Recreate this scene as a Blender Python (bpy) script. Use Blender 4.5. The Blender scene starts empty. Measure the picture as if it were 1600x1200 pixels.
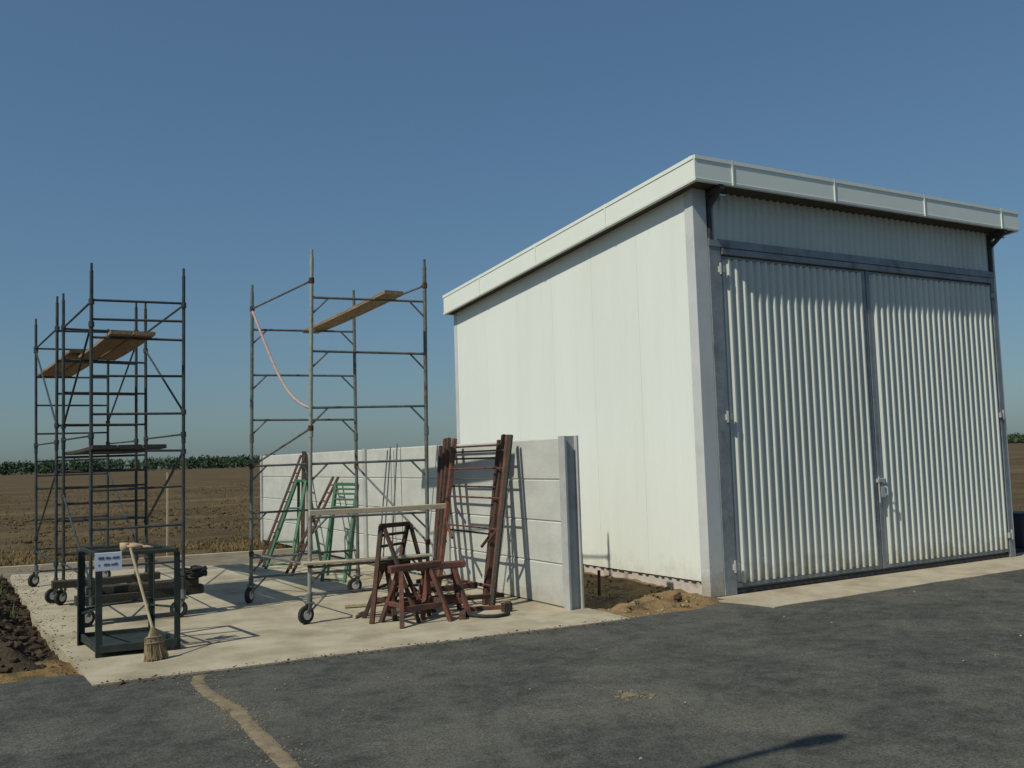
import bpy, bmesh, math, random
from mathutils import Vector, Matrix, noise
from mathutils.geometry import tessellate_polygon
random.seed(7)
S = bpy.context.scene
COL = S.collection

# ------------------------------------------------------------------ camera
EYE = Vector((-7.558, -8.497, 1.72))
Fw = Vector((0.5024, 0.8611, 0.0775)).normalized()
Rt = Vector((0.8645, -0.5017, -0.0314))
Rt = (Rt - Fw * Rt.dot(Fw)).normalized()
Up = Rt.cross(Fw).normalized()
cd = bpy.data.cameras.new('camera')
cam = bpy.data.objects.new('camera', cd)
COL.objects.link(cam)
M4 = Matrix((Rt, Up, -Fw)).transposed().to_4x4()
M4.translation = EYE
cam.matrix_world = M4
cd.sensor_width = 36.0
cd.lens = 1459.0 / 1600.0 * 36.0
cd.clip_start = 0.05
cd.clip_end = 6000
S.camera = cam

# ------------------------------------------------------------------ world and sun
AZ = math.radians(13.0)
SUN_DIR = Vector((math.cos(AZ), math.sin(AZ), -1.12)).normalized()      # the way the light travels
ELEV = math.asin(-SUN_DIR.z)
w = bpy.data.worlds.new('World')
S.world = w
w.use_nodes = True
nt = w.node_tree
bg = nt.nodes['Background']
sky = nt.nodes.new('ShaderNodeTexSky')
sky.sky_type = 'NISHITA'
sky.sun_disc = False
sky.sun_elevation = ELEV
sky.sun_rotation = math.atan2(-SUN_DIR.x, -SUN_DIR.y)
sky.altitude = 100
sky.air_density = 1.3
sky.dust_density = 0.9
sky.ozone_density = 6.0
tint = nt.nodes.new('ShaderNodeMix')            # one even tint: the photograph's greenish white balance
tint.data_type = 'RGBA'
tint.blend_type = 'MULTIPLY'
tint.inputs['Factor'].default_value = 1.0
tint.inputs[7].default_value = (.67, .885, 1.04, 1)
gam = nt.nodes.new('ShaderNodeGamma')               # the hazy, even contrast of the photograph's sky
gam.inputs[1].default_value = 0.7
nt.links.new(sky.outputs[0], gam.inputs[0])
nt.links.new(gam.outputs[0], tint.inputs[6])
nt.links.new(tint.outputs[2], bg.inputs[0])
bg.inputs[1].default_value = 0.12
sl = bpy.data.lights.new('sun', 'SUN')
sl.energy = 3.85
sl.angle = math.radians(0.53)
sl.color = (1.0, 0.965, 0.83)
sun = bpy.data.objects.new('sun', sl)
COL.objects.link(sun)
sun.rotation_euler = SUN_DIR.to_track_quat('-Z', 'Y').to_euler()
sun.location = (-20, -6, 24)
S.view_settings.view_transform = 'Standard'
S.view_settings.look = 'None'
S.view_settings.gamma = 1.0
S.view_settings.exposure = -0.2
S.view_settings.use_curve_mapping = False


# ------------------------------------------------------------------ materials
def srgb(r, g, b):
    f = lambda c: (c / 255 / 12.92) if c / 255 <= 0.04045 else ((c / 255 + 0.055) / 1.055) ** 2.4
    return (f(r), f(g), f(b), 1)


MATS = {}


def mat(name, c1, c2=None, scale=6.0, rough=0.7, metal=0.0, bump=0.0, bscale=60.0, c3=None, s3=1.2, t3=(0.55, 0.72), spec=0.4, stretch=None, bdist=0.01):
    """base colour varied by noise, with an optional third colour in larger patches, and fine relief"""
    m = bpy.data.materials.new(name)
    m.use_nodes = True
    t = m.node_tree
    b = t.nodes['Principled BSDF']
    b.inputs['Roughness'].default_value = rough
    b.inputs['Metallic'].default_value = metal
    b.inputs['Specular IOR Level'].default_value = spec
    g = t.nodes.new('ShaderNodeNewGeometry')
    vec = g.outputs['Position']
    if stretch:
        mp = t.nodes.new('ShaderNodeMapping')
        mp.inputs['Scale'].default_value = stretch
        t.links.new(vec, mp.inputs[0])
        vec = mp.outputs[0]
    n = t.nodes.new('ShaderNodeTexNoise')
    n.inputs['Scale'].default_value = scale
    n.inputs['Detail'].default_value = 8
    n.inputs['Roughness'].default_value = 0.65
    t.links.new(vec, n.inputs['Vector'])
    r = t.nodes.new('ShaderNodeValToRGB')
    r.color_ramp.elements[0].position = 0.36
    r.color_ramp.elements[1].position = 0.64
    r.color_ramp.elements[0].color = (*c1[:3], 1)
    r.color_ramp.elements[1].color = (*(c2 or c1)[:3], 1)
    t.links.new(n.outputs['Fac'], r.inputs[0])
    out = r.outputs[0]
    if c3:
        n3 = t.nodes.new('ShaderNodeTexNoise')
        n3.inputs['Scale'].default_value = s3
        n3.inputs['Detail'].default_value = 6
        n3.inputs['Roughness'].default_value = 0.6
        t.links.new(vec, n3.inputs['Vector'])
        mr = t.nodes.new('ShaderNodeMapRange')
        mr.inputs['From Min'].default_value = t3[0]
        mr.inputs['From Max'].default_value = t3[1]
        t.links.new(n3.outputs['Fac'], mr.inputs['Value'])
        mx = t.nodes.new('ShaderNodeMix')
        mx.data_type = 'RGBA'
        t.links.new(mr.outputs[0], mx.inputs['Factor'])
        t.links.new(out, mx.inputs[6])
        mx.inputs[7].default_value = (*c3[:3], 1)
        out = mx.outputs[2]
    t.links.new(out, b.inputs['Base Color'])
    if bump:
        nb = t.nodes.new('ShaderNodeTexNoise')
        nb.inputs['Scale'].default_value = bscale
        nb.inputs['Detail'].default_value = 5
        t.links.new(g.outputs['Position'], nb.inputs['Vector'])
        bp = t.nodes.new('ShaderNodeBump')
        bp.inputs['Strength'].default_value = bump
        bp.inputs['Distance'].default_value = bdist
        t.links.new(nb.outputs['Fac'], bp.inputs['Height'])
        t.links.new(bp.outputs[0], b.inputs['Normal'])
    MATS[name] = m
    return m


mat('asphalt', (.038, .038, .033), (.078, .077, .066), 5.5, .92, bump=.7, bscale=90, c3=(.128, .120, .092), s3=.8, t3=(.46, .76), bdist=.012)
mat('slab', (.355, .305, .21), (.475, .415, .30), 2.0, .9, bump=.4, bscale=45, c3=(.235, .19, .12), s3=1.5, t3=(.47, .74))
mat('apron', (.37, .315, .22), (.47, .41, .30), 3.0, .9, bump=.35, bscale=45, c3=(.28, .215, .14), s3=1.4, t3=(.5, .75))
mat('gravel_track', (.16, .135, .10), (.23, .195, .15), 5, .95, bump=.8, bscale=40, c3=(.30, .27, .21), s3=1.3, t3=(.56, .72), spec=.1)
mat('field', (.068, .050, .027), (.118, .084, .044), .45, .95, bump=1.0, bscale=7, c3=(.165, .115, .060), s3=.14, t3=(.48, .68), spec=.1, bdist=.06, stretch=(.5, 1.3, 1))
mat('soil', (.046, .036, .025), (.080, .060, .040), 5, .95, bump=1.0, bscale=30, c3=(.12, .085, .05), s3=1.6, t3=(.55, .7), spec=.1, bdist=.03)
mat('earth', (.19, .120, .058), (.29, .195, .10), 5, .95, bump=1.0, bscale=30, c3=(.085, .06, .036), s3=2.4, t3=(.5, .66), spec=.1, bdist=.03)
mat('orange_earth', (.17, .105, .045), (.26, .165, .075), 7, .95, bump=1.0, bscale=40, c3=(.10, .085, .04), s3=3, t3=(.52, .66), spec=.1, bdist=.02)
mat('sand', (.185, .148, .095), (.27, .215, .14), 9, .95, bump=.6, bscale=70, c3=(.10, .090, .068), s3=7, t3=(.52, .68), spec=.1)
mat('wall_panel', (.755, .778, .712), (.780, .80, .735), 1.3, .45, bump=.05, bscale=4, c3=(.735, .75, .68), s3=.7, t3=(.5, .8), stretch=(1, 1, .25))
mat('fascia', (.76, .785, .70), (.79, .81, .73), 2, .4, bump=.05, bscale=5)
mat('sheet', (.585, .605, .545), (.64, .655, .59), 1.5, .42, bump=.03, bscale=6, stretch=(1, 1, .2), c3=(.52, .53, .47), s3=1.2, t3=(.55, .75))
mat('trim', (.53, .535, .52), (.59, .595, .575), 3, .45, c3=(.48, .48, .45), s3=2, t3=(.55, .75))
mat('steel_blue', (.22, .24, .25), (.31, .33, .335), 7, .55, metal=.25, c3=(.17, .175, .175), s3=3, t3=(.55, .7))
mat('zinc', (.55, .56, .57), (.68, .69, .70), 14, .4, metal=.5)
mat('dark_steel', (.035, .035, .035), (.06, .06, .058), 8, .6)
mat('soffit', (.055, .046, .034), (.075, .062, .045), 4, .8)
mat('plinth', (.46, .40, .36), (.56, .50, .45), 5, .9, bump=.4, bscale=40, c3=(.30, .22, .16), s3=3, t3=(.55, .7))
mat('concrete', (.49, .49, .445), (.56, .56, .51), 2.5, .85, bump=.3, bscale=30, c3=(.43, .425, .385), s3=1.1, t3=(.5, .75), stretch=(1, 1, 1.8))
mat('galv_post', (.37, .37, .35), (.45, .45, .43), 6, .8, c3=(.30, .30, .28), s3=3, t3=(.52, .7))
mat('scaffold_steel', (.10, .12, .118), (.19, .205, .185), 9, .6, metal=.25, c3=(.10, .062, .040), s3=5, t3=(.55, .68))
mat('scaffold_dark', (.030, .040, .044), (.065, .078, .078), 9, .6, metal=.2, c3=(.070, .045, .030), s3=5, t3=(.56, .70))
mat('scaffold_pale', (.25, .265, .215), (.36, .37, .30), 9, .6, metal=.2, c3=(.17, .11, .07), s3=5, t3=(.56, .70))
mat('rust', (.048, .024, .016), (.12, .054, .032), 14, .85, bump=.4, bscale=120, c3=(.045, .036, .030), s3=7, t3=(.48, .62))
mat('red_oxide', (.105, .036, .025), (.19, .075, .050), 12, .85, bump=.3, bscale=120, c3=(.075, .048, .036), s3=8, t3=(.46, .60))
mat('green_paint', (.030, .105, .055), (.055, .16, .085), 8, .6, c3=(.05, .06, .04), s3=8, t3=(.6, .7))
mat('dark_green', (.016, .026, .022), (.035, .045, .038), 8, .6, c3=(.05, .035, .025), s3=9, t3=(.6, .7))
mat('plank', (.20, .135, .075), (.31, .22, .13), 4, .85, bump=.4, bscale=40, stretch=(14, 1.2, 14), c3=(.12, .08, .05), s3=2, t3=(.55, .7))
mat('plank_dark', (.030, .028, .022), (.065, .056, .042), 4, .9, bump=.4, bscale=40, stretch=(14, 1.2, 14))
mat('plank_pale', (.40, .33, .22), (.52, .44, .31), 4, .85, bump=.3, bscale=40, stretch=(1.2, 14, 14), c3=(.26, .20, .12), s3=3, t3=(.6, .72))
mat('rubber', (.018, .018, .018), (.035, .033, .03), 20, .8)
mat('rope', (.34, .24, .22), (.44, .33, .30), 12, .9)
mat('straw', (.26, .19, .10), (.36, .27, .155), 25, .9, bump=.6, bscale=160, stretch=(8, 8, 1))
mat('stick', (.40, .31, .19), (.50, .40, .26), 10, .8)
mat('notice_white', (.62, .66, .74), (.68, .71, .78), 6, .5)
mat('notice_blue', (.05, .08, .17), (.07, .10, .20), 9, .6)
mat('tan_cloth', (.40, .28, .17), (.50, .37, .24), 16, .9, bump=.6, bscale=60)
mat('dark_blue', (.012, .012, .03), (.02, .02, .045), 8, .5)
mat('leaf_far', (.045, .072, .042), (.075, .108, .060), .06, .9, spec=.1)  # green lightened: the haze of distance is put into the leaf colour
mat('dry_grass', (.17, .115, .052), (.26, .185, .09), .5, .9, c3=(.10, .078, .036), s3=.35, t3=(.46, .62), spec=.1)
mat('weed', (.05, .085, .03), (.10, .13, .05), 5, .9, spec=.1)
mat('stone', (.27, .23, .165), (.37, .325, .24), 7, .9, bump=.4, bscale=40)
mat('clod', (.045, .034, .024), (.095, .068, .045), 9, .95, bump=.8, bscale=60, spec=.1)
mat('field_clod', (.075, .056, .030), (.115, .086, .048), 2, .95, spec=.1)
mat('lamp_grey', (.30, .31, .32), (.36, .37, .38), 6, .5, metal=.4)
mat('lens_glass', (.55, .56, .55), (.6, .6, .58), 6, .2)


def asphalt_detail():
    """fine stone chippings and faint dusty tyre swirls on the tarmac"""
    t = MATS['asphalt'].node_tree
    b = t.nodes['Principled BSDF']
    src = b.inputs['Base Color'].links[0].from_socket
    g = t.nodes.new('ShaderNodeNewGeometry')
    v = t.nodes.new('ShaderNodeTexVoronoi')
    v.inputs['Scale'].default_value = 90
    t.links.new(g.outputs['Position'], v.inputs['Vector'])
    mr = t.nodes.new('ShaderNodeMapRange')
    mr.inputs['From Min'].default_value = 0.0
    mr.inputs['From Max'].default_value = 1.0
    mr.inputs['To Min'].default_value = 0.6
    mr.inputs['To Max'].default_value = 1.5
    sep = t.nodes.new('ShaderNodeSeparateColor')
    t.links.new(v.outputs['Color'], sep.inputs[0])
    t.links.new(sep.outputs[0], mr.inputs['Value'])
    mu = t.nodes.new('ShaderNodeMix')
    mu.data_type = 'RGBA'
    mu.blend_type = 'MULTIPLY'
    mu.inputs['Factor'].default_value = 1.0
    t.links.new(src, mu.inputs[6])
    t.links.new(mr.outputs[0], mu.inputs[7])
    # swirls
    mp = t.nodes.new('ShaderNodeMapping')
    mp.inputs['Location'].default_value = (1.5, 4.6, 0)
    t.links.new(g.outputs['Position'], mp.inputs[0])
    sx_ = t.nodes.new('ShaderNodeSeparateXYZ')
    t.links.new(mp.outputs[0], sx_.inputs[0])
    at = t.nodes.new('ShaderNodeMath')
    at.operation = 'ARCTAN2'
    t.links.new(sx_.outputs['Y'], at.inputs[0])
    t.links.new(sx_.outputs['X'], at.inputs[1])
    ln_ = t.nodes.new('ShaderNodeVectorMath')
    ln_.operation = 'LENGTH'
    t.links.new(mp.outputs[0], ln_.inputs[0])
    cx_ = t.nodes.new('ShaderNodeCombineXYZ')
    t.links.new(ln_.outputs['Value'], cx_.inputs[0])
    t.links.new(at.outputs[0], cx_.inputs[1])
    mp2 = t.nodes.new('ShaderNodeMapping')
    mp2.inputs['Scale'].default_value = (4.2, 1.6, 1)
    t.links.new(cx_.outputs[0], mp2.inputs[0])
    wv = t.nodes.new('ShaderNodeTexNoise')
    wv.inputs['Scale'].default_value = 1.0
    wv.inputs['Detail'].default_value = 6
    wv.inputs['Roughness'].default_value = .7
    t.links.new(mp2.outputs[0], wv.inputs['Vector'])
    n = t.nodes.new('ShaderNodeTexNoise')
    n.inputs['Scale'].default_value = .5
    n.inputs['Detail'].default_value = 4
    t.links.new(mp.outputs[0], n.inputs['Vector'])
    m1 = t.nodes.new('ShaderNodeMapRange')
    m1.inputs['From Min'].default_value = .40
    m1.inputs['From Max'].default_value = .58
    t.links.new(n.outputs['Fac'], m1.inputs['Value'])
    m2 = t.nodes.new('ShaderNodeMapRange')
    m2.inputs['From Min'].default_value = .50
    m2.inputs['From Max'].default_value = .78
    m2.inputs['To Max'].default_value = .75
    t.links.new(wv.outputs['Fac'], m2.inputs['Value'])
    mm = t.nodes.new('ShaderNodeMath')
    mm.operation = 'MULTIPLY'
    t.links.new(m1.outputs[0], mm.inputs[0])
    t.links.new(m2.outputs[0], mm.inputs[1])
    mx = t.nodes.new('ShaderNodeMix')
    mx.data_type = 'RGBA'
    t.links.new(mm.outputs[0], mx.inputs['Factor'])
    t.links.new(mu.outputs[2], mx.inputs[6])
    mx.inputs[7].default_value = (.125, .120, .098, 1)
    t.links.new(mx.outputs[2], b.inputs['Base Color'])


asphalt_detail()


def wear(name, splash, top, amt, tone=.05, sc=5.0):
    """mud splashed up from the ground with a ragged edge, rain streaks and a slight tone change from piece to piece"""
    t = MATS[name].node_tree
    b = t.nodes['Principled BSDF']
    src = b.inputs['Base Color'].links[0].from_socket
    g = t.nodes.new('ShaderNodeNewGeometry')
    oi = t.nodes.new('ShaderNodeObjectInfo')
    hs = t.nodes.new('ShaderNodeHueSaturation')
    mr = t.nodes.new('ShaderNodeMapRange')
    mr.inputs['To Min'].default_value = 1 - tone
    mr.inputs['To Max'].default_value = 1 + tone * .4
    t.links.new(oi.outputs['Random'], mr.inputs['Value'])
    t.links.new(mr.outputs[0], hs.inputs['Value'])
    t.links.new(src, hs.inputs['Color'])
    sp = t.nodes.new('ShaderNodeSeparateXYZ')
    t.links.new(g.outputs['Position'], sp.inputs[0])
    n = t.nodes.new('ShaderNodeTexNoise')
    n.inputs['Scale'].default_value = sc
    n.inputs['Detail'].default_value = 9
    n.inputs['Roughness'].default_value = .75
    t.links.new(g.outputs['Position'], n.inputs['Vector'])
    hz = t.nodes.new('ShaderNodeMapRange')
    hz.inputs['From Min'].default_value = 0
    hz.inputs['From Max'].default_value = top
    hz.inputs['To Min'].default_value = .34
    hz.inputs['To Max'].default_value = -.25
    t.links.new(sp.outputs['Z'], hz.inputs['Value'])
    ad = t.nodes.new('ShaderNodeMath')
    ad.operation = 'ADD'
    t.links.new(n.outputs['Fac'], ad.inputs[0])
    t.links.new(hz.outputs[0], ad.inputs[1])
    m1 = t.nodes.new('ShaderNodeMapRange')
    m1.inputs['From Min'].default_value = .52
    m1.inputs['From Max'].default_value = .85
    m1.inputs['To Max'].default_value = amt
    t.links.new(ad.outputs[0], m1.inputs['Value'])
    mx = t.nodes.new('ShaderNodeMix')
    mx.data_type = 'RGBA'
    t.links.new(m1.outputs[0], mx.inputs['Factor'])
    t.links.new(hs.outputs[0], mx.inputs[6])
    mx.inputs[7].default_value = (*splash, 1)
    # streaks
    mp = t.nodes.new('ShaderNodeMapping')
    mp.inputs['Scale'].default_value = (9, 9, .35)
    t.links.new(g.outputs['Position'], mp.inputs[0])
    n2 = t.nodes.new('ShaderNodeTexNoise')
    n2.inputs['Scale'].default_value = 1.0
    n2.inputs['Detail'].default_value = 6
    t.links.new(mp.outputs[0], n2.inputs['Vector'])
    m3 = t.nodes.new('ShaderNodeMapRange')
    m3.inputs['From Min'].default_value = .55
    m3.inputs['From Max'].default_value = .8
    m3.inputs['To Max'].default_value = .16
    t.links.new(n2.outputs['Fac'], m3.inputs['Value'])
    m4 = t.nodes.new('ShaderNodeMix')
    m4.data_type = 'RGBA'
    m4.blend_type = 'MULTIPLY'
    t.links.new(m3.outputs[0], m4.inputs['Factor'])
    t.links.new(mx.outputs[2], m4.inputs[6])
    m4.inputs[7].default_value = (.80, .78, .70, 1)
    t.links.new(m4.outputs[2], b.inputs['Base Color'])


wear('wall_panel', (.46, .38, .26), .75, .40, .02)
wear('sheet', (.33, .28, .19), .7, .8, .03)
wear('concrete', (.30, .26, .19), .4, .5, .05)
wear('trim', (.30, .24, .16), .8, .8, .02)


# ------------------------------------------------------------------ building blocks
ORG = {}                                     # object -> world origin its vertices are measured from


def prop(o, label=None, cat=None, group=None, kind=None):
    if label: o['label'] = label
    if cat: o['category'] = cat
    if group: o['group'] = group
    if kind: o['kind'] = kind
    return o


def thing(name, loc, label, cat, group=None):
    o = bpy.data.objects.new(name, None)
    o.empty_display_size = .2
    COL.objects.link(o)
    o.location = loc
    ORG[o.name] = Vector(loc)
    return prop(o, label, cat, group)


ICO = {}


class MB:
    def __init__(s):
        s.v, s.f = [], []

    def add(s, vs, fs):
        k = len(s.v)
        s.v += [Vector(p) for p in vs]
        s.f += [tuple(i + k for i in f) for f in fs]
        return s

    def box(s, a, b, ch=0.0):
        """axis box from corner a to corner b; ch chamfers the four long edges of its longest axis"""
        a, b = Vector(a), Vector(b)
        if ch:
            d = b - a
            ax = max(range(3), key=lambda i: abs(d[i]))
            u, w_ = [i for i in range(3) if i != ax]
            prof = [(a[u] + ch, a[w_]), (b[u] - ch, a[w_]), (b[u], a[w_] + ch), (b[u], b[w_] - ch),
                    (b[u] - ch, b[w_]), (a[u] + ch, b[w_]), (a[u], b[w_] - ch), (a[u], a[w_] + ch)]
            vs = []
            for t in (a[ax], b[ax]):
                for p in prof:
                    q = [0, 0, 0]
                    q[ax], q[u], q[w_] = t, p[0], p[1]
                    vs.append(q)
            n = 8
            fs = [(i, (i + 1) % n, n + (i + 1) % n, n + i) for i in range(n)] + [tuple(range(n))[::-1], tuple(range(n, 2 * n))]
            return s.add(vs, fs)
        x0, y0, z0 = a
        x1, y1, z1 = b
        return s.add([(x0, y0, z0), (x1, y0, z0), (x1, y1, z0), (x0, y1, z0), (x0, y0, z1), (x1, y0, z1), (x1, y1, z1), (x0, y1, z1)],
                     [(0, 3, 2, 1), (4, 5, 6, 7), (0, 1, 5, 4), (1, 2, 6, 5), (2, 3, 7, 6), (3, 0, 4, 7)])

    def bar(s, p, q, wx, wy, up=(0, 0, 1), ch=0.004):
        """rectangular bar from p to q, wx wide (across) and wy deep (towards up), edges chamfered"""
        p, q = Vector(p), Vector(q)
        d = (q - p).normalized()
        x = d.cross(Vector(up))
        if x.length < 1e-4: x = d.cross(Vector((1, 0, 0)))
        x.normalize()
        y = x.cross(d).normalized()
        hx, hy = wx / 2, wy / 2
        ch = min(ch, hx * .45, hy * .45)
        pr = [(-hx + ch, -hy), (hx - ch, -hy), (hx, -hy + ch), (hx, hy - ch), (hx - ch, hy), (-hx + ch, hy), (-hx, hy - ch), (-hx, -hy + ch)]
        vs = [e + x * a + y * b for e in (p, q) for a, b in pr]
        n = 8
        return s.add(vs, [(i, (i + 1) % n, n + (i + 1) % n, n + i) for i in range(n)] + [tuple(range(n))[::-1], tuple(range(n, 2 * n))])

    def tube(s, pts, r, n=10, r2=None):
        pts = [Vector(p) for p in pts]
        ref = None
        rings = []
        for i, p in enumerate(pts):
            d = (pts[min(i + 1, len(pts) - 1)] - pts[max(i - 1, 0)]).normalized()
            if ref is None: ref = Vector((0, 0, 1)) if abs(d.z) < .9 else Vector((1, 0, 0))
            x = d.cross(ref).normalized()
            y = d.cross(x).normalized()
            ref = x.cross(d)
            rr = r if r2 is None else r + (r2 - r) * i / (len(pts) - 1)
            rings.append([p + (x * math.cos(2 * math.pi * k / n) + y * math.sin(2 * math.pi * k / n)) * rr for k in range(n)])
        vs = [v for g in rings for v in g]
        fs = []
        for i in range(len(pts) - 1):
            for k in range(n):
                fs.append((i * n + k, i * n + (k + 1) % n, (i + 1) * n + (k + 1) % n, (i + 1) * n + k))
        fs += [tuple(range(n))[::-1], tuple(range((len(pts) - 1) * n, len(pts) * n))]
        return s.add(vs, fs)

    def lump(s, c, r, seed=0, sq=.7, sub=1):
        if sub not in ICO:
            bm = bmesh.new()
            bmesh.ops.create_icosphere(bm, subdivisions=sub, radius=1)
            ICO[sub] = ([v.co.copy() for v in bm.verts], [tuple(x.index for x in f.verts) for f in bm.faces])
            bm.free()
        vs = []
        for co in ICO[sub][0]:
            k = 1 + .55 * noise.noise(co * 1.7 + Vector((seed * 3.1, seed, 0)))
            vs.append((c[0] + co.x * r * k, c[1] + co.y * r * k, c[2] + co.z * r * k * sq))
        return s.add(vs, ICO[sub][1])

    def build(s, name, m, parent=None, smooth=False):
        o0 = ORG[parent.name] if parent else None
        me = bpy.data.meshes.new(name)
        org = o0 if o0 is not None else Vector((0, 0, 0))
        me.from_pydata([tuple(v - org) for v in s.v], [], s.f)
        bm = bmesh.new()
        bm.from_mesh(me)
        bmesh.ops.recalc_face_normals(bm, faces=bm.faces)
        bm.to_mesh(me)
        bm.free()
        me.materials.append(MATS[m])
        if smooth:
            for p in me.polygons: p.use_smooth = True
        ob = bpy.data.objects.new(name, me)
        COL.objects.link(ob)
        if parent: ob.parent = parent
        ORG[ob.name] = org
        return ob


def tube(name, pts, r, m, parent, n=10):
    return MB().tube(pts, r, n).build(name, m, parent, smooth=len(pts) > 2)


def dup(o, parent, off):
    """copy of a part (and its sub-parts) shifted by off; mesh data shared"""
    c = o.copy()
    COL.objects.link(c)
    c.parent = parent
    c.location = o.location + Vector(off)
    ORG[c.name] = ORG[o.name]
    for ch in [k for k in bpy.data.objects if k.parent == o]:
        d = ch.copy()
        COL.objects.link(d)
        d.parent = c
    return c


def poly_prism(name, pts, ztop, zbot, m, kind='structure'):
    n = len(pts)
    tri = tessellate_polygon([[Vector((x, y, 0)) for x, y in pts]])
    vs = [(x, y, ztop) for x, y in pts] + [(x, y, zbot) for x, y in pts]
    fs = [tuple(t) for t in tri] + [(i, (i + 1) % n, n + (i + 1) % n, n + i) for i in range(n)]
    mb = MB().add(vs, fs)
    return prop(mb.build(name, m), kind=kind)


def ragged(a, b, step=.12, amp=.02, seed=0):
    a, b = Vector((*a, 0)), Vector((*b, 0))
    n = max(1, int((b - a).length / step))
    d = (b - a).normalized()
    nn = Vector((-d.y, d.x, 0))
    return [tuple((a.lerp(b, i / n) + nn * (amp * 2 * noise.noise(Vector((i * .31, seed, 0))) if 0 < i < n else 0))[:2]) for i in range(n)]


# ------------------------------------------------------------------ the ground
ASZ = -.014


def site(x, y):
    """0 inside the built site, 1 well out in the field"""
    dx = max(-7.3 - x, 0, x - 6.6)
    dy = max(y - 10.6, 0)
    if y < .5:
        dx = 0
        dy = 0
    return min(1, math.hypot(dx, dy) / 1.2)


def build_field():
    cx, cy = -3.5, 6.0
    radii = [0.0]
    r, st = 2.0, .25
    radii.append(r)
    while r < 4500:
        r += st
        st = .25 if r < 12 else .34 if r < 30 else st * 1.10
        radii.append(r)
    na = 420
    vs, fs = [(cx, cy, -.16)], []
    for ri in radii[1:]:
        for k in range(na):
            a = 2 * math.pi * k / na
            x, y = cx + ri * math.cos(a), cy + ri * math.sin(a)
            s_ = site(x, y)
            if ri < 60:
                h = .05 * noise.fractal(Vector((x * 1.3, y * 1.3, 0)), .8, 2.2, 4) + .010 * math.sin((y * .94 + x * .34) * 2.4 + noise.noise(Vector((x, y, 3)) * .3) * 3)
            else:
                h = 0
            z = -.16 + s_ * (.10 + h)
            vs.append((x, y, z))
    for k in range(na):
        fs.append((0, 1 + k, 1 + (k + 1) % na))
    for i in range(len(radii) - 2):
        b0, b1 = 1 + i * na, 1 + (i + 1) * na
        for k in range(na):
            fs.append((b0 + k, b1 + k, b1 + (k + 1) % na, b0 + (k + 1) % na))
    o = MB().add(vs, fs).build('field', 'field', smooth=True)
    prop(o, kind='structure')


build_field()

slab_pts = (ragged((-6.67, -.15), (-1.56, -.52), .25, .012, 3) + ragged((-1.56, -.52), (-1.50, .30), .3, .01, 4)
            + [(-1.50, 6.8), (-1.45, 7.4)] + ragged((-1.45, 7.4), (-6.9, 9.6), .4, .03, 6)
            + ragged((-6.9, 9.6), (-6.95, 8.7), .4, .03, 8) + ragged((-6.95, 8.7), (-6.84, 3.4), .4, .03, 9) + ragged((-6.84, 3.4), (-6.67, -.15), .3, .01, 10))
poly_prism('concrete_slab', slab_pts, 0.0, -.2, 'slab')

track_pts = [(-1.6, 7.0), (-1.6, 9.9)] + ragged((-1.6, 9.9), (-9.5, 11.2), .5, .08, 31) + ragged((-9.5, 11.2), (-9.6, 9.3), .5, .08, 32) + [(-6.8, 8.6)]
poly_prism('gravel_track', track_pts, -.035, -.2, 'gravel_track')
kerb_pts = [(-1.8, 9.96), (-1.8, 10.1), (-9.5, 11.3), (-9.5, 11.14)]
poly_prism('track_kerb', kerb_pts, .03, -.2, 'apron')

apron_pts = [(-.06, -.05), (-.08, -.26)] + ragged((-.08, -.26), (.06, -.965), .2, .02, 12) + ragged((.06, -.965), (7.6, -.86), .25, .02, 13) + [(7.6, .2), (6.2, .2), (6.2, -.02)]
poly_prism('door_apron', apron_pts, -.004, -.2, 'apron')

asph = ([(-70, -60), (70, -60), (70, -.80), (7.7, -.80), (.4, -.80), (.0, -.55), (-.12, -.28)]
        + ragged((-.12, -.28), (-.61, -.47), .08, .03, 15) + ragged((-.61, -.47), (-1.45, -.44), .08, .03, 16)
        + [(-1.7, -.35), (-4, -.1), (-6.6, .1), (-6.72, .42)] + ragged((-6.72, .42), (-8.5, .72), .12, .05, 17) + ragged((-8.5, .72), (-14, .9), .3, .06, 18) + [(-70, 1.5)])
poly_prism('asphalt', asph, ASZ, -.2, 'asphalt')


def heightfield(name, x0, x1, y0, y1, st, fn, m, kind='structure'):
    nx, ny = int((x1 - x0) / st), int((y1 - y0) / st)
    vs = [(x0 + (x1 - x0) * i / nx, y0 + (y1 - y0) * j / ny, 0) for j in range(ny + 1) for i in range(nx + 1)]
    vs = [(x, y, fn(x, y)) for x, y, _ in vs]
    fs = [(j * (nx + 1) + i, j * (nx + 1) + i + 1, (j + 1) * (nx + 1) + i + 1, (j + 1) * (nx + 1) + i) for j in range(ny) for i in range(nx)]
    return prop(MB().add(vs, fs).build(name, m, smooth=True), kind=kind)


def mound_z(x, y):
    """heap of dug soil left of the slab, low at its near toe"""
    edge = -6.93 + .10 * noise.noise(Vector((y * .9, 3, 0))) + (.03 if y < 3 else 0)
    d = edge - x
    front = y - .62 - .10 * noise.noise(Vector((x * 1.7, 7, 0)))
    back = 9.0 - y
    t = min(d / .55, front / 1.0, back / .8)
    t = max(-.5, min(1, t))
    up = max(0, t)
    h = .44 * (up * up * (3 - 2 * up)) * (.75 + .35 * noise.noise(Vector((x * .8, y * .6, 5))))
    r = (.06 * noise.fractal(Vector((x * 4, y * 4, 1)), .7, 2.1, 4)) * min(1, up * 2.0 + .25)
    return (-.085 if t < 0 else -.06) + h + (r if t > -.1 else 0) - (0.05 if t < -.05 else 0)


heightfield('soil_mound', -13.0, -6.72, .35, 9.4, .07, mound_z, 'soil')


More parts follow.
